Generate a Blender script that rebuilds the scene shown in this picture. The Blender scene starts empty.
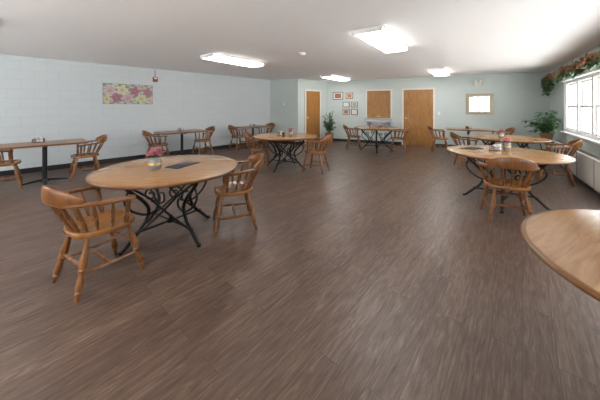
import bpy, math, random
from mathutils import Vector, Matrix
random.seed(7)
S=bpy.context.scene
COL=S.collection
S.view_settings.view_transform='Standard'
S.view_settings.look='None'
S.view_settings.exposure=0.76
CAMH=1.42; H=2.5

# ------------------------------------------------------------ materials
def newmat(name):
    m=bpy.data.materials.new(name); m.use_nodes=True
    nt=m.node_tree; b=nt.nodes['Principled BSDF']; return m,nt,b
def N(nt,t,**k):
    n=nt.nodes.new(t)
    for a,b in k.items(): setattr(n,a,b)
    return n
def simple(name,col,rough=.5,metal=0,bump=0,bscale=40,var=.06):
    m,nt,b=newmat(name)
    tc=N(nt,'ShaderNodeTexCoord'); no=N(nt,'ShaderNodeTexNoise'); no.inputs['Scale'].default_value=bscale
    nt.links.new(tc.outputs['Object'],no.inputs['Vector'])
    mx=N(nt,'ShaderNodeMix',data_type='RGBA')
    mx.inputs[6].default_value=(*[c*(1-var) for c in col],1); mx.inputs[7].default_value=(*[min(1,c*(1+var)) for c in col],1)
    nt.links.new(no.outputs['Fac'],mx.inputs[0]); nt.links.new(mx.outputs[2],b.inputs['Base Color'])
    b.inputs['Roughness'].default_value=rough; b.inputs['Metallic'].default_value=metal
    if bump:
        bp=N(nt,'ShaderNodeBump'); bp.inputs['Strength'].default_value=bump; bp.inputs['Distance'].default_value=.01
        nt.links.new(no.outputs['Fac'],bp.inputs['Height']); nt.links.new(bp.outputs[0],b.inputs['Normal'])
    return m
def wood(name,c1,c2,rough=.35,scale=(3,30,30),dist=1.0):
    m,nt,b=newmat(name)
    tc=N(nt,'ShaderNodeTexCoord'); mp=N(nt,'ShaderNodeMapping'); mp.inputs['Scale'].default_value=scale
    no=N(nt,'ShaderNodeTexNoise'); no.inputs['Scale'].default_value=1; no.inputs['Detail'].default_value=6; no.inputs['Distortion'].default_value=dist
    nt.links.new(tc.outputs['Object'],mp.inputs['Vector']); nt.links.new(mp.outputs[0],no.inputs['Vector'])
    r=N(nt,'ShaderNodeValToRGB'); r.color_ramp.elements[0].position=.3; r.color_ramp.elements[1].position=.7
    r.color_ramp.elements[0].color=(*c1,1); r.color_ramp.elements[1].color=(*c2,1)
    nt.links.new(no.outputs['Fac'],r.inputs[0]); nt.links.new(r.outputs[0],b.inputs['Base Color'])
    b.inputs['Roughness'].default_value=rough
    return m
def blockwall(name,col,mort):
    m,nt,b=newmat(name)
    tc=N(nt,'ShaderNodeTexCoord'); sp=N(nt,'ShaderNodeSeparateXYZ'); cb=N(nt,'ShaderNodeCombineXYZ')
    nt.links.new(tc.outputs['Object'],sp.inputs[0]); nt.links.new(sp.outputs['X'],cb.inputs['X']); nt.links.new(sp.outputs['Z'],cb.inputs['Y'])
    br=N(nt,'ShaderNodeTexBrick'); br.inputs['Scale'].default_value=1; br.inputs['Brick Width'].default_value=.4; br.inputs['Row Height'].default_value=.2
    br.inputs['Mortar Size'].default_value=.006; br.inputs['Mortar Smooth'].default_value=.4
    br.inputs['Color1'].default_value=(*col,1); br.inputs['Color2'].default_value=(*[c*.98 for c in col],1); br.inputs['Mortar'].default_value=(*mort,1)
    nt.links.new(cb.outputs[0],br.inputs['Vector']); nt.links.new(br.outputs['Color'],b.inputs['Base Color'])
    bp=N(nt,'ShaderNodeBump',invert=True); bp.inputs['Strength'].default_value=.25; bp.inputs['Distance'].default_value=.005
    nt.links.new(br.outputs['Fac'],bp.inputs['Height']); nt.links.new(bp.outputs[0],b.inputs['Normal'])
    b.inputs['Roughness'].default_value=.5
    return m
def emis(name,col,s):
    m,nt,b=newmat(name); b.inputs['Base Color'].default_value=(*col,1)
    b.inputs['Emission Color'].default_value=(*col,1); b.inputs['Emission Strength'].default_value=s
    return m
M={}
M['wall_l']=blockwall('painted_block_blue',(.535,.58,.60),(.475,.515,.535))
M['wall_f']=blockwall('painted_block_sage',(.475,.535,.515),(.435,.492,.472))
M['ceil']=simple('ceiling_paint',(.92,.915,.92),.9,bump=.1,bscale=60,var=.01)
M['black_trim']=simple('black_vinyl_base',(.012,.011,.012),.4)
M['iron']=simple('wrought_iron',(.012,.012,.013),.4,.4)
M['chair']=wood('chair_maple',(.115,.040,.010),(.245,.098,.028),.28,(22,22,4))
M['chairseat']=wood('chair_seat_maple',(.21,.083,.021),(.36,.16,.050),.25,(28,5,10))
M['top']=wood('table_oak',(.28,.135,.048),(.44,.24,.10),.2,(2.5,24,10),2.2)
M['topedge']=wood('table_edge',(.14,.055,.016),(.21,.095,.03),.3,(6,6,40))
M['recttop']=wood('table_walnut_top',(.18,.085,.042),(.28,.145,.075),.3,(5,34,10))
M['door']=wood('door_veneer',(.24,.10,.018),(.36,.17,.042),.4,(7,7,1.6),2.5)
M['doortrim']=simple('door_frame_paint',(.64,.61,.55),.45)
M['white']=simple('white_paint',(.76,.76,.75),.4,var=.02)
M['cream']=simple('heater_enamel',(.60,.58,.53),.45)
M['grille']=simple('heater_grille',(.18,.17,.16),.5)
M['brass']=simple('brass',(.6,.42,.15),.3,1)
M['chrome']=simple('chrome',(.7,.7,.7),.2,1)
M['steel']=simple('stainless_steel',(.36,.37,.38),.4,.8)
M['mirror']=simple('mirror_glass',(.85,.87,.86),.04,1,var=0)
M['champ']=simple('champagne_frame',(.32,.28,.19),.4,.3)
M['leaf']=simple('leaf_green',(.03,.09,.028),.5,var=.6,bscale=9)
M['leaf2']=simple('leaf_light',(.09,.19,.07),.5,var=.5,bscale=9)
M['pink']=simple('pink_petal',(.62,.20,.26),.6,var=.3)
M['peach']=simple('peach_petal',(.70,.38,.32),.6,var=.3)
M['red']=simple('red_plastic',(.40,.02,.02),.4)
M['terra']=simple('terracotta',(.30,.13,.07),.7)
M['wicker']=simple('wicker',(.30,.17,.08),.7,bump=.6,bscale=90,var=.4)
M['orange']=simple('autumn_berries',(.38,.15,.06),.5,var=.4)
M['cloth']=simple('black_cloth',(.02,.022,.025),.75,var=.3)
M['paper']=simple('paper',(.68,.66,.62),.7)
M['darkwood']=simple('dark_frame_wood',(.10,.04,.018),.4)
M['redpaper']=simple('red_print',(.30,.13,.08),.6,var=.3)
M['jar']=simple('jar_glazed',(.22,.23,.22),.15)
M['lamp']=emis('fluorescent_diffuser',(1,.975,.94),9.5)
M['ground']=simple('outside_concrete',(.64,.64,.62),.9)
m,nt,b=newmat('window_glass'); nt.nodes.remove(b)
t=N(nt,'ShaderNodeBsdfTransparent'); g=N(nt,'ShaderNodeBsdfGlossy'); g.inputs['Roughness'].default_value=.02
x=N(nt,'ShaderNodeMixShader'); x.inputs[0].default_value=.05
nt.links.new(t.outputs[0],x.inputs[1]); nt.links.new(g.outputs[0],x.inputs[2]); nt.links.new(x.outputs[0],nt.nodes['Material Output'].inputs[0])
M['glass']=m
# floor
m,nt,b=newmat('vinyl_plank_floor')
tc=N(nt,'ShaderNodeTexCoord'); rot=N(nt,'ShaderNodeMapping',vector_type='POINT'); rot.inputs['Rotation'].default_value=(0,0,-math.atan2(.76,.65))
nt.links.new(tc.outputs['Object'],rot.inputs['Vector'])
br=N(nt,'ShaderNodeTexBrick'); br.inputs['Scale'].default_value=1; br.inputs['Brick Width'].default_value=1.22; br.inputs['Row Height'].default_value=.152
br.offset=.37
br.inputs['Mortar Size'].default_value=.0018; br.inputs['Color1'].default_value=(.1,.1,.1,1); br.inputs['Color2'].default_value=(.9,.9,.9,1); br.inputs['Mortar'].default_value=(.5,.5,.5,1)
nt.links.new(rot.outputs[0],br.inputs['Vector'])
off=N(nt,'ShaderNodeVectorMath',operation='MULTIPLY_ADD'); off.inputs[1].default_value=(9,3,5)
nt.links.new(br.outputs['Color'],off.inputs[0]); nt.links.new(rot.outputs[0],off.inputs[2])
def stretch(sx,sy,det,ro,di):
    mp=N(nt,'ShaderNodeMapping'); mp.inputs['Scale'].default_value=(sx,sy,1); nt.links.new(off.outputs[0],mp.inputs['Vector'])
    n_=N(nt,'ShaderNodeTexNoise'); n_.inputs['Scale'].default_value=1; n_.inputs['Detail'].default_value=det; n_.inputs['Roughness'].default_value=ro; n_.inputs['Distortion'].default_value=di
    nt.links.new(mp.outputs[0],n_.inputs['Vector']); return n_
nA=stretch(2.2,15,6,.6,3.0); nB=stretch(5,80,5,.65,.8)
def mad(src,k,add):
    a=N(nt,'ShaderNodeMath',operation='MULTIPLY_ADD'); a.inputs[1].default_value=k; nt.links.new(src,a.inputs[0])
    if isinstance(add,(int,float)): a.inputs[2].default_value=add
    else: nt.links.new(add,a.inputs[2])
    return a.outputs[0]
v=mad(nA.outputs['Fac'],.75,mad(nB.outputs['Fac'],.75,mad(br.outputs['Color'],.14,-.32)))
r=N(nt,'ShaderNodeValToRGB'); e=r.color_ramp.elements
e[0].position=.2; e[0].color=(.042,.024,.017,1); e[1].position=.8; e[1].color=(.195,.132,.098,1)
e2=e.new(.5); e2.color=(.102,.063,.046,1)
nt.links.new(v,r.inputs[0])
seam=N(nt,'ShaderNodeMix',data_type='RGBA'); seam.inputs[7].default_value=(.02,.012,.01,1)
sf=N(nt,'ShaderNodeMath',operation='MULTIPLY'); sf.inputs[1].default_value=.6; nt.links.new(br.outputs['Fac'],sf.inputs[0])
nt.links.new(sf.outputs[0],seam.inputs[0]); nt.links.new(r.outputs[0],seam.inputs[6]); nt.links.new(seam.outputs[2],b.inputs['Base Color'])
rr_=N(nt,'ShaderNodeMapRange'); rr_.inputs[1].default_value=.2; rr_.inputs[2].default_value=.8; rr_.inputs[3].default_value=.44; rr_.inputs[4].default_value=.32
nt.links.new(v,rr_.inputs[0]); nt.links.new(rr_.outputs[0],b.inputs['Roughness'])
b.inputs['Specular IOR Level'].default_value=.45
bp=N(nt,'ShaderNodeBump'); bp.inputs['Strength'].default_value=.35; bp.inputs['Distance'].default_value=.003
nt.links.new(v,bp.inputs['Height']); nt.links.new(bp.outputs[0],b.inputs['Normal'])
M['floor']=m

# ------------------------------------------------------------ mesh builder
class MB:
    def __init__(s): s.v=[];s.f=[];s.m=[];s.mats=[]
    def mi(s,mat):
        if mat not in s.mats: s.mats.append(mat)
        return s.mats.index(mat)
    def add(s,vs,fs,mat):
        o=len(s.v); s.v+= [tuple(v) for v in vs]; k=s.mi(mat)
        for f in fs: s.f.append([i+o for i in f]); s.m.append(k)
    def box(s,c,d,mat,rz=0,bev=0):
        x,y,z=[k/2 for k in d]; R=Matrix.Rotation(rz,3,'Z'); c=Vector(c)
        if bev:
            rings=[]
            for zz,i in ((-z,bev),(-z+bev,0),(z-bev,0),(z,bev)):
                X=x-i;Y=y-i
                b2=bev
                rings.append([c+R@Vector(p+(zz,)) for p in ((X-b2,-Y),(X,-Y+b2),(X,Y-b2),(X-b2,Y),(-X+b2,Y),(-X,Y-b2),(-X,-Y+b2),(-X+b2,-Y))])
            s.loft(rings,mat); return
        vs=[c+R@Vector((a,b_,d_)) for d_ in(-z,z) for a,b_ in((-x,-y),(x,-y),(x,y),(-x,y))]
        s.add(vs,[(3,2,1,0),(4,5,6,7),(0,1,5,4),(1,2,6,5),(2,3,7,6),(3,0,4,7)],mat)
    def loft(s,rings,mat,cap=True):
        n=len(rings[0]); vs=[p for r in rings for p in r]; fs=[]
        for k in range(len(rings)-1):
            for i in range(n):
                j=(i+1)%n; fs.append((k*n+i,k*n+j,(k+1)*n+j,(k+1)*n+i))
        if cap: fs.append(tuple(range(n-1,-1,-1))); fs.append(tuple((len(rings)-1)*n+i for i in range(n)))
        s.add(vs,fs,mat)
    def lathe(s,c,prof,mat,seg=20):
        c=Vector(c)
        s.loft([[c+Vector((r*math.cos(2*math.pi*i/seg),r*math.sin(2*math.pi*i/seg),z)) for i in range(seg)] for r,z in prof],mat)
    def tube(s,path,rad,mat,seg=8):
        P=[Vector(p) for p in path]; n=len(P)
        if not hasattr(rad,'__len__'): rad=[rad]*n
        T=[(P[min(i+1,n-1)]-P[max(i-1,0)]).normalized() for i in range(n)]
        u=T[0].orthogonal().normalized(); rings=[]
        for i in range(n):
            u=(u-T[i]*u.dot(T[i])).normalized(); w=T[i].cross(u)
            rings.append([P[i]+rad[i]*(u*math.cos(2*math.pi*k/seg)+w*math.sin(2*math.pi*k/seg)) for k in range(seg)])
        s.loft(rings,mat)
    def turned(s,a,b,prof,mat,seg=10):
        a=Vector(a);b=Vector(b)
        s.tube([a.lerp(b,t) for t,r in prof],[r for t,r in prof],mat,seg)
    def sweep(s,path,w,h,mat,seg=12,ex=2.6):
        P=[Vector(p) for p in path]; n=len(P)
        if not hasattr(w,'__len__'): w=[w]*n
        if not hasattr(h,'__len__'): h=[h]*n
        rings=[]
        for i in range(n):
            T=(P[min(i+1,n-1)]-P[max(i-1,0)]).normalized(); side=T.cross(Vector((0,0,1))).normalized(); up=side.cross(T)
            rr=[]
            for k in range(seg):
                a=2*math.pi*k/seg; ca,sa=math.cos(a),math.sin(a)
                rr.append(P[i]+side*(w[i]/2*math.copysign(abs(ca)**(2/ex),ca))+up*(h[i]/2*math.copysign(abs(sa)**(2/ex),sa)))
            rings.append(rr)
        s.loft(rings,mat)
    def leaf(s,p,d,l,w,mat,droop=.3):
        p=Vector(p); d=Vector(d).normalized(); side=d.cross(Vector((0,0,1)))
        side = side.normalized() if side.length>.01 else Vector((1,0,0))
        up=side.cross(d)
        a=p+d*l*.45+side*w/2+up*.04*l; b_=p+d*l*.45-side*w/2+up*.04*l; t_=p+d*l-Vector((0,0,droop*l)); mid=p+d*l*.5-up*.04*l
        s.add([p,a,mid,b_,t_],[(0,1,2),(0,2,3),(1,4,2),(2,4,3)],mat)
    def build(s,name,loc=(0,0,0),rz=0,parent=None,world=False):
        if world:
            Mi=(Matrix.Translation(Vector(loc))@Matrix.Rotation(rz,4,'Z')).inverted()
            s.v=[tuple(Mi@Vector(v)) for v in s.v]
        me=bpy.data.meshes.new(name); me.from_pydata(s.v,[],s.f)
        for k in s.mats: me.materials.append(M[k])
        me.polygons.foreach_set('material_index',s.m)
        me.polygons.foreach_set('use_smooth',[True]*len(s.f))
        me.update(); me.set_sharp_from_angle(angle=math.radians(38))
        o=bpy.data.objects.new(name,me); COL.objects.link(o); o.location=loc; o.rotation_euler=(0,0,rz)
        if parent: o.parent=parent
        return o
def inst(src,name,loc,rz):
    o=bpy.data.objects.new(name,src.data); COL.objects.link(o); o.location=loc; o.rotation_euler=(0,0,rz); return o
def spline(pts,n=6):
    P=[Vector(p) for p in pts]; out=[]
    for i in range(len(P)-1):
        p0=P[max(i-1,0)];p1=P[i];p2=P[i+1];p3=P[min(i+2,len(P)-1)]
        for k in range(n):
            t=k/n
            out.append(.5*((2*p1)+(p2-p0)*t+(2*p0-5*p1+4*p2-p3)*t*t+(3*p1-p0-3*p2+p3)*t**3))
    out.append(P[-1]); return out

# ------------------------------------------------------------ room shell
A=Vector((.685,-2)); C=Vector((7.65,7.95)); D=Vector((1.14,11.0)); E=Vector((-.08,9.84)); F=Vector((-1.2,10.4)); G=Vector((-8.857,2.47))
poly=[A,C,D,E,F,G]
def slab(name,z0,z1,mat):
    mb=MB(); mb.loft([[Vector((p.x,p.y,z)) for p in poly] for z in (z0,z1)],mat); return mb.build(name)
slab('floor',-.1,0,'floor'); slab('ceiling',H,H+.15,'ceil')
class WF:
    def __init__(s,a,b): s.a=a;s.b=b;s.L=(b-a).length;s.d=(b-a)/s.L;s.n=Vector((-s.d.y,s.d.x));s.ang=math.atan2(s.d.y,s.d.x)
    def pt(s,t,off=0,z=0): p=s.a+s.d*t+s.n*off; return (p.x,p.y,z)
WR=WF(A,C);WFar=WF(C,D);WS=WF(D,E);WB=WF(E,F);WL=WF(F,G);WK=WF(G,A)
def wall(w,name,mat,y0=-.2):
    mb=MB(); mb.box((w.L/2,y0/2,H/2),(w.L,-y0,H),mat); mb.build(name,w.pt(0),w.ang)
wall(WFar,'wall_back','wall_f')
wall(WS,'wall_alcove_side','wall_f',y0=-.12); wall(WB,'wall_alcove_front','wall_f',y0=-.12); wall(WL,'wall_left','wall_l')
uw=.96; zs,zh=.82,2.04; nwin=[0]
def window_wall(w,name,mat,w0,n):
    w1=w0+uw*n
    mb=MB()
    mb.box((w.L/2,-.1,zs/2),(w.L,.2,zs),mat); mb.box((w.L/2,-.1,(zh+H)/2),(w.L,.2,H-zh),mat)
    mb.box((w0/2,-.1,(zs+zh)/2),(w0,.2,zh-zs),mat); mb.box(((w1+w.L)/2,-.1,(zs+zh)/2),(w.L-w1,.2,zh-zs),mat)
    mb.build(name,w.pt(0),w.ang)
    for i in range(n):
        mb=MB(); W=uw-.004; f=.055
        zc=(zs+zh)/2; h=zh-zs-.004
        for sx in(-1,1): mb.box((sx*(W/2-f/2),-.06,zc),(f,.12,h),'white')
        mb.box((0,-.06,zh-.002-f/2),(W-2*f,.12,f),'white'); mb.box((0,-.06,zs+.002+f/2),(W-2*f,.12,f),'white')
        for z0,z1,y in ((zs+f,zc+.02,-.05),(zc-.02,zh-f,-.085)):
            for sx in(-1,1): mb.box((sx*(W/2-f-.02),y,(z0+z1)/2),(.04,.03,z1-z0),'white')
            mb.box((0,y,z0+.02),(W-2*f-.08,.03,.04),'white'); mb.box((0,y,z1-.02),(W-2*f-.08,.03,.04),'white')
            mb.box((0,y,(z0+z1)/2),(W-2*f-.08,.005,z1-z0-.08),'glass')
        mb.box((0,-.03,zc+.03),(.06,.03,.02),'brass')
        nwin[0]+=1; mb.build('window_%d'%nwin[0],w.pt(w0+uw*(i+.5)),w.ang)
    mb=MB(); mb.box(((w0+w1)/2,.045,zs-.02),(w1-w0+.16,.09,.04),'white',bev=.008)
    mb.build('trim_%d'%(nwin[0]*2),w.pt(0),w.ang)
    mb=MB(); mb.box(((w0+w1)/2,.05,zh+.045),(w1-w0+.16,.10,.09),'white',bev=.008)
    for s_ in (w0-.04,w1+.04): mb.box((s_,.012,(zs+zh)/2),(.08,.024,zh-zs),'white')
    mb.build('trim_%d'%(nwin[0]*2+1),w.pt(0),w.ang)
    return w1
w0=3.63; w1=window_wall(WR,'wall_right','wall_f',w0,7)
window_wall(WK,'wall_rear','wall_l',.6,9)  # rear windows are added behind the camera to even out the room light
def base(w,name,a=0,b=None):
    b=w.L if b is None else b
    mb=MB(); mb.box(((a+b)/2,.009,.055),(b-a,.018,.11),'black_trim'); mb.build(name,w.pt(0),w.ang)
base(WR,'baseboard_right');base(WL,'baseboard_left');base(WK,'baseboard_rear');base(WB,'baseboard_alcove_front')
base(WFar,'baseboard_back',0,3.68-.56); base(WFar,'baseboard_back.001',3.68+.56)
def door(n,w,s,wd,knob=1,hh=2.05):
    mb=MB(); t=.06
    mb.box((0,.012,hh/2),(wd,.024,hh),'door')
    for sx in(-1,1): mb.box((sx*(wd/2+t/2),.022,(hh+t)/2),(t,.044,hh+t),'doortrim')
    mb.box((0,.022,hh+t/2),(wd,.044,t),'doortrim')
    kx=knob*(wd/2-.08)
    mb.tube([(kx,.024,1.0),(kx,.035,1.0),(kx,.05,1.0),(kx,.07,1.0),(kx,.085,1.0),(kx,.09,1.0)],[.03,.03,.012,.022,.026,.012],'brass',14)
    for z in(.25,1.05,1.8): mb.box((-knob*(wd/2),.03,z),(.02,.02,.1),'brass')
    mb.build('door_%d'%n,w.pt(s,.001),w.ang)
door(1,WFar,3.68,.98,1)
sd=(Vector((.5,10.4))-D).length
door(2,WS,sd,.80,1)
base(WS,'baseboard_alcove_side',0,sd-.47)
base(WS,'baseboard_alcove_side.001',sd+.47)
# kitchen pass-through with wooden shutter and steel counter
mb=MB(); wd=.88; za,zb=1.0,2.05; t=.05
mb.box((0,.012,(za+zb)/2),(wd,.024,zb-za),'door')
for sx in(-1,1): mb.box((sx*(wd/2+t/2),.022,(za+zb+t)/2),(t,.044,zb-za+t),'doortrim')
mb.box((0,.022,zb+t/2),(wd,.044,t),'doortrim')
mb.box((0,.03,za+.06),(.14,.02,.03),'brass')
mb.box((0,.16,.945),(wd+.16,.30,.03),'steel',bev=.006); mb.box((0,.30,.90),(wd+.16,.02,.08),'steel'); mb.box((0,.016,.86),(wd+.1,.02,.14),'steel')
for sx in(-1,1):
    mb.tube([(sx*.42,.28,.93),(sx*.42,.02,.66)],.012,'steel',8); mb.tube([(sx*.42,.02,.66),(sx*.42,.02,.93)],.012,'steel',8)
mb.build('kitchen_pass_through',WFar.pt(5.07,.002),WFar.ang)
mb=MB(); mb.box((10,0,-.3),(80,60,.3),'ground'); 
g=mb.build('ground_outside'); 
mb=MB(); L=w1-w0
mb.box((L/2,.10,.32),(L,.18,.50),'cream',bev=.012); mb.box((L/2,.09,.04),(L-.04,.14,.08),'black_trim')
for k in range(int(L/.12)): 
    mb.box((.1+k*.12,.12,.572),(.09,.08,.006),'grille')
for k in range(1,7): mb.box((L/7*k,.192,.32),(.008,.006,.48),'grille')
mb.build('radiator_heater',WR.pt(w0,.02),WR.ang)

# ------------------------------------------------------------ ceiling lights
def light(name,x,y):
    mb=MB(); l,w=1.45,.40
    mb.box((0,0,-.012),(l+.02,w+.03,.024),'white')
    rings=[]
    for xx,k in ((-l/2,.8),(-l/2+.02,1),(l/2-.02,1),(l/2,.8)):
        rings.append([Vector((xx,yy*k,-.024+zz*k)) for yy,zz in ((-w/2,0),(-w/2,-.03),(-w/2+.04,-.055),(w/2-.04,-.055),(w/2,-.03),(w/2,0))])
    mb.loft(rings,'lamp')
    for sx in(-1,1): mb.box((sx*(l/2+.006),0,-.035),(.014,w+.02,.07),'white')
    mb.build(name,(x,y,H),math.atan2(.82,.57))
for i,(x,y) in enumerate([(1.33,4.15),(-1.48,5.9),(1.3,9.37),(4.17,7.8),(-4.3,2.6),(-1.57,.6)]):
    light('ceiling_light' if i==0 else 'ceiling_light.%03d'%i,x,y)
mb=MB(); mb.lathe((0,0,0),[(.07,0),(.075,-.01),(.07,-.03),(.05,-.045),(.03,-.05)],'white'); mb.build('smoke_detector',(.04,5.2,H))

# ------------------------------------------------------------ chair
def chair():
    mb=MB(); c='chair'
    def ring(k,z,n=36):
        r=[]
        for i in range(n):
            a=2*math.pi*i/n; ca,sa=math.cos(a),math.sin(a)
            x=.235*math.copysign(abs(ca)**.72,ca); y=.225*math.copysign(abs(sa)**.78,sa)
            x*=1+.06*(y/.22)
            r.append(Vector((x*k,y*k,z)))
        return r
    mb.loft([ring(.90,.415),ring(.97,.422),ring(1,.435),ring(.99,.452),ring(.95,.458),ring(.8,.452),ring(.5,.443),ring(.15,.441)],'chairseat')
    legp=[(0,.014),(.06,.018),(.12,.015),(.3,.024),(.42,.029),(.5,.022),(.53,.030),(.56,.019),(.6,.017),(.7,.025),(.78,.027),(.84,.017),(.87,.023),(.9,.016),(1,.013)]
    tops=[(.16,.14),(-.16,.14),(-.14,-.14),(.14,-.14)]; bots=[(.235,.225),(-.235,.225),(-.215,-.235),(.215,-.235)]
    fl=[]
    for (a,b_),(d,e_) in zip(tops,bots):
        mb.turned((a,b_,.43),(d,e_,0),[(0,.015)]+[(t*.97+.03,r*1.05) for t,r in legp],c,10)
        fl.append((Vector((a,b_,.43)),Vector((d,e_,0))))
    def on(k,z): a,b_=fl[k]; return a.lerp(b_,(.43-z)/.43)
    sp=[(0,.009),(.2,.011),(.38,.017),(.45,.012),(.5,.019),(.55,.012),(.62,.017),(.8,.011),(1,.009)]
    mb.turned(on(0,.17),on(3,.17),sp,c,8); mb.turned(on(1,.17),on(2,.17),sp,c,8)
    mb.turned((on(0,.17)+on(3,.17))/2,(on(1,.17)+on(2,.17))/2,sp,c,8)
    mb.turned(on(0,.26),on(1,.26),sp,c,8)
    mb.turned(on(3,.22),on(2,.22),sp,c,8)
    half=[(.275,.13,.672),(.285,.05,.678),(.28,-.06,.685),(.25,-.17,.695),(.18,-.26,.703),(.09,-.305,.708)]
    pts=half+[(0,-.318,.71)]+[(-x,y,z) for x,y,z in reversed(half)]
    path=spline(pts,4); n=len(path); 
    ws=[.05+.03*max(0,1-min(i,n-1-i)/5) for i in range(n)]; ws[0]=ws[-1]=.045
    mb.sweep(path,ws,.032,c)
    cp=spline([(.24,-.205,.725),(.18,-.278,.75),(.09,-.33,.77),(0,-.345,.775),(-.09,-.33,.77),(-.18,-.278,.75),(-.24,-.205,.725)],4); n=len(cp)
    hs=[.03+.10*math.sin(math.pi*i/(n-1))**.55 for i in range(n)]
    mb.sweep(cp,.028,hs,c)
    spn=[(0,.009),(.15,.012),(.3,.016),(.38,.010),(.45,.019),(.52,.010),(.6,.016),(.8,.011),(1,.008)]
    for k in range(7):
        a=math.radians(-90+(k-3)*21)
        b0=Vector((.19*math.cos(a),.185*math.sin(a),.452)); t0=Vector((.285*math.cos(a)*.96,.318*math.sin(a),.70))
        mb.turned(b0,t0,spn,c,8)
    for sx in(-1,1):
        mb.turned((sx*.205,.10,.45),(sx*.277,.09,.668),[(0,.012),(.1,.02),(.25,.024),(.36,.014),(.42,.024),(.48,.014),(.62,.022),(.8,.015),(.9,.021),(1,.014)],c,10)
        mb.turned((sx*.21,0,.45),(sx*.283,-.03,.675),spn,c,8)
    return mb.build('dining_chair')
ch=chair(); nch=[0]
def place_chair(x,y,fx,fy):
    rz=math.atan2(fy,fx)-math.pi/2
    if nch[0]==0: ch.location=(x,y,0); ch.rotation_euler=(0,0,rz)
    else: inst(ch,'dining_chair.%03d'%nch[0],(x,y,0),rz)
    nch[0]+=1
# ------------------------------------------------------------ tables
def round_table():
    mb=MB(); R=.74
    mb.lathe((0,0,0),[(R-.05,.718),(R-.012,.720),(R-.003,.728),(R,.738),(R-.004,.746),(R-.012,.75)],'topedge',72)
    mb.lathe((0,0,0),[(R-.014,.7485),(R-.03,.7515),(.3,.7515)],'top',72)
    mb.lathe((0,0,0),[(R-.07,.705),(R-.07,.72)],'topedge',48)
    for k in range(4):
        a=math.radians(45+90*k); ca,sa=math.cos(a),math.sin(a)
        p=spline([(r*ca,r*sa,z) for r,z in ((.50,.70),(.44,.60),(.30,.46),(.24,.34),(.30,.20),(.40,.10),(.47,.03),(.50,.012))],5)
        mb.tube(p,.018,'iron',8)
        p=spline([(r*ca,r*sa,z) for r,z in ((.30,.70),(.40,.62),(.47,.50),(.40,.38),(.25,.30),(.14,.34),(.15,.42),(.21,.42))],5)
        mb.tube(p,.012,'iron',6)
        mb.lathe((.50*ca,.50*sa,0),[(.02,0),(.024,.008),(.02,.028)],'iron',10)
        b=math.radians(45+90*(k+1)); P=lambda r,z,t: (r*((1-t)*ca+t*math.cos(b)),r*((1-t)*sa+t*math.sin(b)),z)
        if k%2==0:
            mb.tube(spline([P(.47,.66,0),P(.38,.50,.25),P(.36,.36,.5),P(.36,.22,.8),P(.38,.13,1)],5),.012,'iron',6)
            mb.tube(spline([P(.47,.66,1),P(.38,.50,.75),P(.36,.36,.5),P(.36,.22,.2),P(.38,.13,0)],5),.012,'iron',6)
            for t0 in(.3,.7):
                q=[]
                for j in range(22):
                    an=j/21*4.2*math.pi*.7; rr=.075*(1-j/26)
                    t=t0+rr*math.cos(an)/.6; q.append(P(.40,.56-.02+rr*math.sin(an),t))
                mb.tube(q,.009,'iron',6)
        mb.tube([P(.42,.695,0),P(.42,.695,1)],.012,'iron',6)
    mb.tube([(.27,.27,.15),(-.27,-.27,.15)],.011,'iron',6); mb.tube([(-.27,.27,.15),(.27,-.27,.15)],.011,'iron',6)
    mb.lathe((0,0,0),[(.03,.13),(.045,.14),(.045,.16),(.02,.18),(.025,.20),(.005,.22)],'iron',12)
    return mb.build('round_dining_table')
rt=round_table(); nr=[0]
def place_round(x,y,rz):
    if nr[0]==0: rt.location=(x,y,0); rt.rotation_euler=(0,0,rz)
    else: inst(rt,'round_dining_table.%03d'%nr[0],(x,y,0),rz)
    nr[0]+=1
def rect_table():
    mb=MB(); l,w=1.2,.74
    mb.box((0,0,.733),(l,w,.03),'topedge',bev=.008); mb.box((0,0,.749),(l-.02,w-.02,.004),'recttop')
    mb.box((0,0,.705),(.5,.06,.025),'iron'); mb.box((0,0,.705),(.06,.5,.025),'iron')
    mb.lathe((0,0,0),[(.035,.70),(.035,.09),(.055,.07),(.065,.03)],'iron',16)
    for a in (0,90):
        for s_ in(-1,1):
            aa=math.radians(a); d=Vector((math.cos(aa)*s_,math.sin(aa)*s_,0))
            mb.sweep([d*.03+Vector((0,0,.06)),d*.15+Vector((0,0,.05)),d*.29+Vector((0,0,.03)),d*.32+Vector((0,0,.02))],[.07,.06,.05,.03],[.05,.04,.03,.03],'iron')
    return mb.build('pedestal_dining_table')
pt=rect_table(); npd=[0]
def place_rect(x,y,rz):
    if npd[0]==0: pt.location=(x,y,0); pt.rotation_euler=(0,0,rz)
    else: inst(pt,'pedestal_dining_table.%03d'%npd[0],(x,y,0),rz)
    npd[0]+=1

place_round(-1.45,2.92,math.radians(12))
place_round(-.35,6.1,math.radians(20)); place_round(2.5,8.5,math.radians(30)); place_round(3.03,3.87,math.radians(5))
place_round(4.55,5.75,math.radians(40)); place_round(1.80,.98,math.radians(30))
LA=math.atan2(.72,.695); FA=WFar.ang
place_rect(-4.77,4.86,LA); place_rect(-3.27,7.2,LA); place_rect(-1.64,9.05,LA)
place_rect(5.15,7.95,FA)
place_chair(-1.69,2.20,.5,.86)
place_chair(-.80,3.14,-.9,-.32)
place_chair(-.95,6.1,1,.1); place_chair(.35,5.75,-.85,.4)
place_chair(1.80,8.7,1,-.1); place_chair(3.08,8.15,-.9,.4)
place_chair(2.62,3.30,.45,.89)
place_chair(4.85,4.95,-.75,.65); place_chair(3.90,6.05,.9,-.3)
place_chair(4.42,8.2,.9,-.42); place_chair(5.82,7.6,-.9,.42)
place_chair(-4.36,5.28,-.695,-.72); place_chair(-5.17,4.52,.695,.72)
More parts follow.
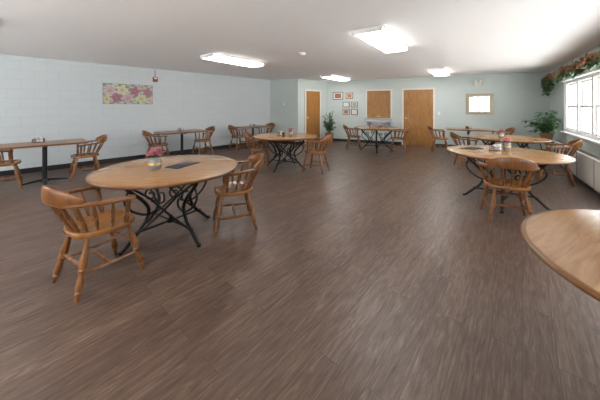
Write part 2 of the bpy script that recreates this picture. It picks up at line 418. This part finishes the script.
place_chair(-2.86,7.63,-.695,-.72); place_chair(-3.70,6.78,.695,.72)
place_chair(-1.26,9.45,-.695,-.72); place_chair(-2.03,8.62,.695,.72)

# ------------------------------------------------------------ table-top items
def centerpiece(name,x,y,s=1,z=.7515):
    mb=MB()
    mb.lathe((0,0,0),[(.038,0),(.045,.01),(.05,.05),(.047,.085),(.04,.10),(.043,.11)],'jar',18)
    mb.lathe((0,0,0),[(.051,.04),(.053,.05),(.051,.06)],'brass',18)
    rnd=random.Random(3)
    for k in range(18):
        a=rnd.uniform(0,6.28); r=rnd.uniform(0,.065); c=Vector((r*math.cos(a),r*math.sin(a),.135+rnd.uniform(-.015,.03)-r*.3))
        mat=rnd.choice(['pink','pink','peach'])
        for j in range(7):
            b=j*6.283/7+rnd.uniform(0,.3)
            mb.leaf(c,(math.cos(b),math.sin(b),.7),.036,.03,mat,-.1)
        for j in range(4):
            b=j*6.283/4; mb.leaf(c,(math.cos(b)*.4,math.sin(b)*.4,1),.025,.02,mat,0)
    for k in range(12):
        a=rnd.uniform(0,6.28); mb.leaf((.02*math.cos(a),.02*math.sin(a),.11),(math.cos(a),math.sin(a),.35),.07,.03,'leaf',.3)
    o=mb.build(name,(x,y,z)); o.scale=(s,s,s); return o
centerpiece('flower_centerpiece',-1.55,2.78,1.25)
centerpiece('flower_centerpiece.001',3.22,4.05,1.1); centerpiece('flower_centerpiece.002',-.22,6.15,1)
centerpiece('flower_centerpiece.003',2.3,8.5,1); centerpiece('flower_centerpiece.004',4.4,5.7,1)
def caddy(name,x,y,rz=0,z=.7515):
    mb=MB(); mb.box((0,0,.008),(.17,.11,.012),'darkwood')
    for sx in(-1,1): mb.tube([(sx*.08,-.05,.01),(sx*.08,-.05,.06),(sx*.08,.05,.06),(sx*.08,.05,.01)],.004,'iron',6)
    for sy in(-1,1): mb.tube([(-.08,sy*.05,.06),(.08,sy*.05,.06)],.004,'iron',6)
    mb.lathe((-.05,0,0),[(.018,.014),(.022,.03),(.02,.06),(.014,.075)],'jar',12); mb.lathe((-.05,0,0),[(.016,.075),(.016,.09),(.008,.095)],'chrome',12)
    mb.lathe((-.005,.01,0),[(.018,.014),(.022,.03),(.02,.06),(.014,.075)],'paper',12); mb.lathe((-.005,.01,0),[(.016,.075),(.016,.09),(.008,.095)],'chrome',12)
    mb.box((.045,0,.055),(.04,.08,.08),'paper'); mb.box((.07,0,.05),(.006,.085,.075),'darkwood')
    mb.build(name,(x,y,z),rz)
caddy('condiment_caddy',3.0,3.98,.4,.7515)
for i,(x,y) in enumerate([(-4.95,4.92),(-3.33,7.25),(-1.66,9.1),(5.15,7.95),(2.6,8.55),(-.45,6.1)]): caddy('condiment_caddy.%03d'%(i+1),x,y,.7+i)
for i,(x,y,a) in enumerate(((-1.35,3.0,1.2),(2.78,4.2,.5))):
    mb=MB(); mb.box((0,0,.003),(.34,.19,.005),'cloth',bev=.002); mb.build('black_placemat' if i==0 else 'black_placemat.001',(x,y,.7515),a)

# ------------------------------------------------------------ wall items
def wobj(mb,name,w,s,z,off=0.001): return mb.build(name,w.pt(s,off,z),w.ang)
def painting():
    Wd,Ht=1.12,.52; nx,ny=150,66
    vs=[];fs=[]
    for j in range(ny+1):
        for i in range(nx+1): vs.append((-Wd/2+Wd*i/nx,.031,-Ht/2+Ht*j/ny))
    for j in range(ny):
        for i in range(nx):
            a=j*(nx+1)+i; fs.append((a,a+nx+1,a+nx+2,a+1))
    me=bpy.data.meshes.new('canvas_face'); me.from_pydata(vs,[],fs)
    fl=[(-.44,.06,.15,(.42,.20,.26)),(-.28,-.12,.14,(.60,.56,.34)),(-.13,.08,.15,(.40,.17,.24)),(.03,-.11,.14,(.56,.37,.42)),(.16,.10,.14,(.62,.58,.40)),(.28,-.10,.15,(.40,.17,.24)),(.42,.08,.15,(.58,.42,.46)),(.49,-.14,.11,(.60,.54,.32)),(-.50,-.17,.09,(.6,.46,.45)),(.30,.2,.07,(.6,.57,.48)),(-.3,.2,.08,(.55,.38,.42))]
    ca=me.color_attributes.new('Col','FLOAT_COLOR','POINT')
    for k,v in enumerate(vs):
        x,z=v[0],v[2]
        n=math.sin(x*31+z*17)*math.sin(z*43-x*9)
        c=(.36+.1*n,.41+.08*n,.33+.06*n) if n>-.1 else (.20,.27,.17)
        for fx,fz,r,cc in fl:
            dx,dz=x-fx,z-fz; d=math.hypot(dx,dz); a=math.atan2(dz,dx)
            rr=r*(.80+.20*math.cos(5*a+fx*20))
            if d<rr:
                sh=.62+.5*(d/rr)*(.7+.3*math.cos(9*a+d*60)); sh*=.85+.25*abs(math.sin(d*70+2*math.sin(a*3)))
                c=tuple(min(1,q*sh) for q in cc)
                if d<.02: c=(.40,.30,.08)
        ca.data[k].color=(*c,1)
    m,nt,b=newmat('floral_print'); at=N(nt,'ShaderNodeVertexColor',layer_name='Col'); nt.links.new(at.outputs[0],b.inputs['Base Color']); b.inputs['Roughness'].default_value=.6
    me.materials.append(m)
    root=bpy.data.objects.new('floral_canvas_painting',None); COL.objects.link(root)
    s=(Vector((-4.56,6.93))-F).length
    root.location=WL.pt(s,0,1.76); root.rotation_euler=(0,0,WL.ang)
    o=bpy.data.objects.new('canvas_face',me); COL.objects.link(o); o.parent=root
    mb=MB(); mb.box((0,.016,0),(Wd+.006,.028,Ht+.006),'cloth'); mb.build('canvas_body',parent=root)
painting()
sA=(Vector((-4.12,7.38))-F).length
mb=MB(); mb.box((0,.03,0),(.12,.06,.14),'red',bev=.01); mb.box((0,.062,.03),(.07,.01,.04),'white'); mb.box((0,.062,-.03),(.08,.006,.05),'darkwood'); mb.tube([(0,.012,.07),(0,.012,.28)],.008,'red',8)
wobj(mb,'fire_alarm_strobe',WL,sA,2.2)
mb=MB(); w_,h_=.76,.70
mb.box((0,.012,0),(w_-.1,.02,h_-.1),'mirror')
for sx in(-1,1): mb.box((sx*(w_/2-.05),.02,0),(.10,.04,h_),'champ'); mb.box((0,.02,sx*(h_/2-.05)),(w_-.20,.04,.10),'champ')
wobj(mb,'framed_wall_mirror',WFar,1.81,1.52)
def frame(name,s,z,w_,h_,fm,pm,wl=WFar):
    mb=MB(); t=.025
    mb.box((0,.008,0),(w_-2*t,.014,h_-2*t),'paper'); mb.box((0,.016,0),(w_*.6,.004,h_*.6),pm)
    for sx in(-1,1): mb.box((sx*(w_/2-t/2),.012,0),(t,.024,h_),fm); mb.box((0,.012,sx*(h_/2-t/2)),(w_-2*t,.024,t),fm)
    wobj(mb,name,wl,s,z)
frame('picture_frame',6.70,1.88,.44,.32,'darkwood','redpaper'); frame('picture_frame.001',6.22,1.88,.30,.24,'darkwood','orange')
frame('picture_frame.002',6.36,1.52,.28,.22,'cloth','cream'); frame('picture_frame.003',6.02,1.52,.26,.22,'darkwood','jar')
frame('picture_frame.004',6.36,1.22,.28,.24,'darkwood','redpaper'); frame('picture_frame.005',6.02,1.22,.26,.24,'cloth','cream')
mb=MB(); mb.box((0,.012,0),(.09,.024,.12),'paper',bev=.006); mb.box((0,.026,.02),(.05,.004,.03),'jar'); wobj(mb,'thermostat',WB,.62,1.55)
mb=MB(); mb.box((0,.005,0),(.08,.01,.12),'paper'); mb.box((0,.013,0),(.012,.012,.03),'white'); wobj(mb,'light_switch',WFar,3.0,1.2)
mb=MB(); mb.box((0,.03,0),(.22,.06,.1),'paper',bev=.008)
for sx in(-1,1): mb.tube([(sx*.07,.04,.05),(sx*.07,.05,.08),(sx*.07,.09,.09),(sx*.07,.11,.085)],[.012,.03,.038,.036],'white',12)
wobj(mb,'emergency_light',WFar,1.85,2.18)

# ------------------------------------------------------------ plants
def plant(name,x,y,zc,R,Hh,potz,n,stand,walls):
    mb=MB(); rnd=random.Random(len(name)+n)
    if stand:
        mb.lathe((0,0,0),[(.17,potz-.03),(.18,potz-.02),(.18,potz)],'darkwood',24)
        for k in range(3):
            a=k*2.09; mb.tube([(.13*math.cos(a),.13*math.sin(a),potz-.03),(.09*math.cos(a),.09*math.sin(a),potz*.5),(.17*math.cos(a),.17*math.sin(a),.0)],.014,'darkwood',8)
        mb.lathe((0,0,0),[(.09,potz),(.10,potz+.01),(.135,potz+.2),(.145,potz+.2),(.145,potz+.23),(.125,potz+.23),(.12,potz+.2)],'terra',22)
    else:
        mb.lathe((0,0,0),[(.11,0),(.125,.01),(.165,potz+.18),(.175,potz+.18),(.175,potz+.22),(.155,potz+.22),(.15,potz+.18)],'terra',22)
    def clear(p,m): return all((Vector((p.x+x,p.y+y))-w.a).dot(w.n)>m for w in walls)
    for k in range(34):
        a=rnd.uniform(0,6.28); r=R*rnd.uniform(.3,.95); top=Vector((r*math.cos(a),r*math.sin(a),zc+rnd.uniform(-.4,.5)*Hh))
        if not clear(top,.06): top.x*=.4; top.y*=.4
        b=Vector((.04*math.cos(a),.04*math.sin(a),potz+.2)); mid=b.lerp(top,.5)+Vector((0,0,.10))
        pth=spline([b,mid,top],5); mb.tube(pth,.004,'leaf',5)
        for q in range(n):
            p=pth[rnd.randint(3,len(pth)-1)]; b2=rnd.uniform(0,6.28); l=rnd.uniform(.08,.14)
            d=Vector((math.cos(b2),math.sin(b2),rnd.uniform(-.2,.7)))
            if not clear(p+d.normalized()*l,.01): d.x*=-1; d.y*=-1
            mb.leaf(p,d,l,rnd.uniform(.04,.065),rnd.choice(['leaf','leaf2']),.4)
    mb.build(name,(x,y,0))
plant('potted_ficus',1.15,10.2,.82,.26,.8,.18,14,False,[WFar,WS])
plant('potted_pothos',6.52,6.88,1.02,.50,.72,.5,20,True,[WR,WFar])
zg=zh+.13
def garland(name,w,path,dens,drop=()):
    rnd=random.Random(5); mb=MB(); sp_=spline(path,6); mb.tube(sp_,.008,'darkwood',6)
    n2=Vector((w.n.x,w.n.y,0))
    def lf(p,l):
        a=rnd.uniform(0,6.28); d=Vector((math.cos(a),math.sin(a),rnd.uniform(-.7,.8)))
        if d.dot(n2)<.05: d.x,d.y=-d.x,-d.y
        mb.leaf(p,d,l*rnd.uniform(.7,1.2),l*rnd.uniform(.5,.75),rnd.choice(['leaf','leaf','leaf2']),.5)
    for i,p in enumerate(sp_):
        dd=dens if (i<16 or (i//5)%2==0) else dens//3
        for q in range(dd): lf(p+n2*rnd.uniform(0,.07)+Vector((0,0,rnd.uniform(-.04,.10))),.12)
        if rnd.random()<.6:
            for q in range(7):
                c=p+n2*rnd.uniform(.04,.12)+Vector((rnd.uniform(-.04,.04),rnd.uniform(-.04,.04),rnd.uniform(0,.14)))
                mb.lathe(c,[(.004,-.026),(.024,-.012),(.024,.012),(.004,.026)],rnd.choice(['orange','wicker']),8)
    for b,l in drop:
        b=Vector(b)
        for k in range(30): lf(b-Vector((0,0,l*k/30)),.12)
    return mb.build(name,w.pt(0,0,0),w.ang,world=True)
gl=garland('ivy_garland',WR,[WR.pt(WR.L-.22,.1,2.14)]+[WR.pt(11.6-k*.5,.08,zg+.03*math.sin(k*2)) for k in range(15)],17,((WR.pt(11.8,.14,2.12),.3),(WR.pt(11.4,.14,2.12),.34),(WR.pt(10.9,.14,2.12),.22)))
for i,s_ in enumerate((10.1,9.2,8.2,7.2)):
    mb=MB(); mb.lathe((0,0,0),[(.07,0),(.09,.01),(.105,.12),(.11,.15),(.10,.15),(.09,.03)],'wicker',16)
    mb.tube([(.105*math.cos(a),0,.14+.15*math.sin(a)) for a in [k*math.pi/10 for k in range(11)]],.008,'wicker',6)
    mb.build('wicker_basket_%d'%(i+1),(s_,.12,zh+.09),0,parent=gl)

# ------------------------------------------------------------ light / world / camera
w=bpy.data.worlds.new('World'); S.world=w; w.use_nodes=True
bg=w.node_tree.nodes['Background']; bg.inputs[0].default_value=(.98,.985,1,1); bg.inputs[1].default_value=5
sun=bpy.data.lights.new('sun','SUN'); sun.energy=24; sun.angle=.02; so=bpy.data.objects.new('sun',sun); COL.objects.link(so)
so.rotation_euler=Vector((-.35,.2,.9)).to_track_quat('Z','Y').to_euler()
cam=bpy.data.cameras.new('camera'); co=bpy.data.objects.new('camera',cam); COL.objects.link(co)
co.location=(0,0,CAMH); co.rotation_euler=(math.pi/2,0,0)
cam.sensor_width=36; cam.lens=260/600*36; cam.shift_y=-(200-107)/600; cam.clip_start=.05
S.camera=co
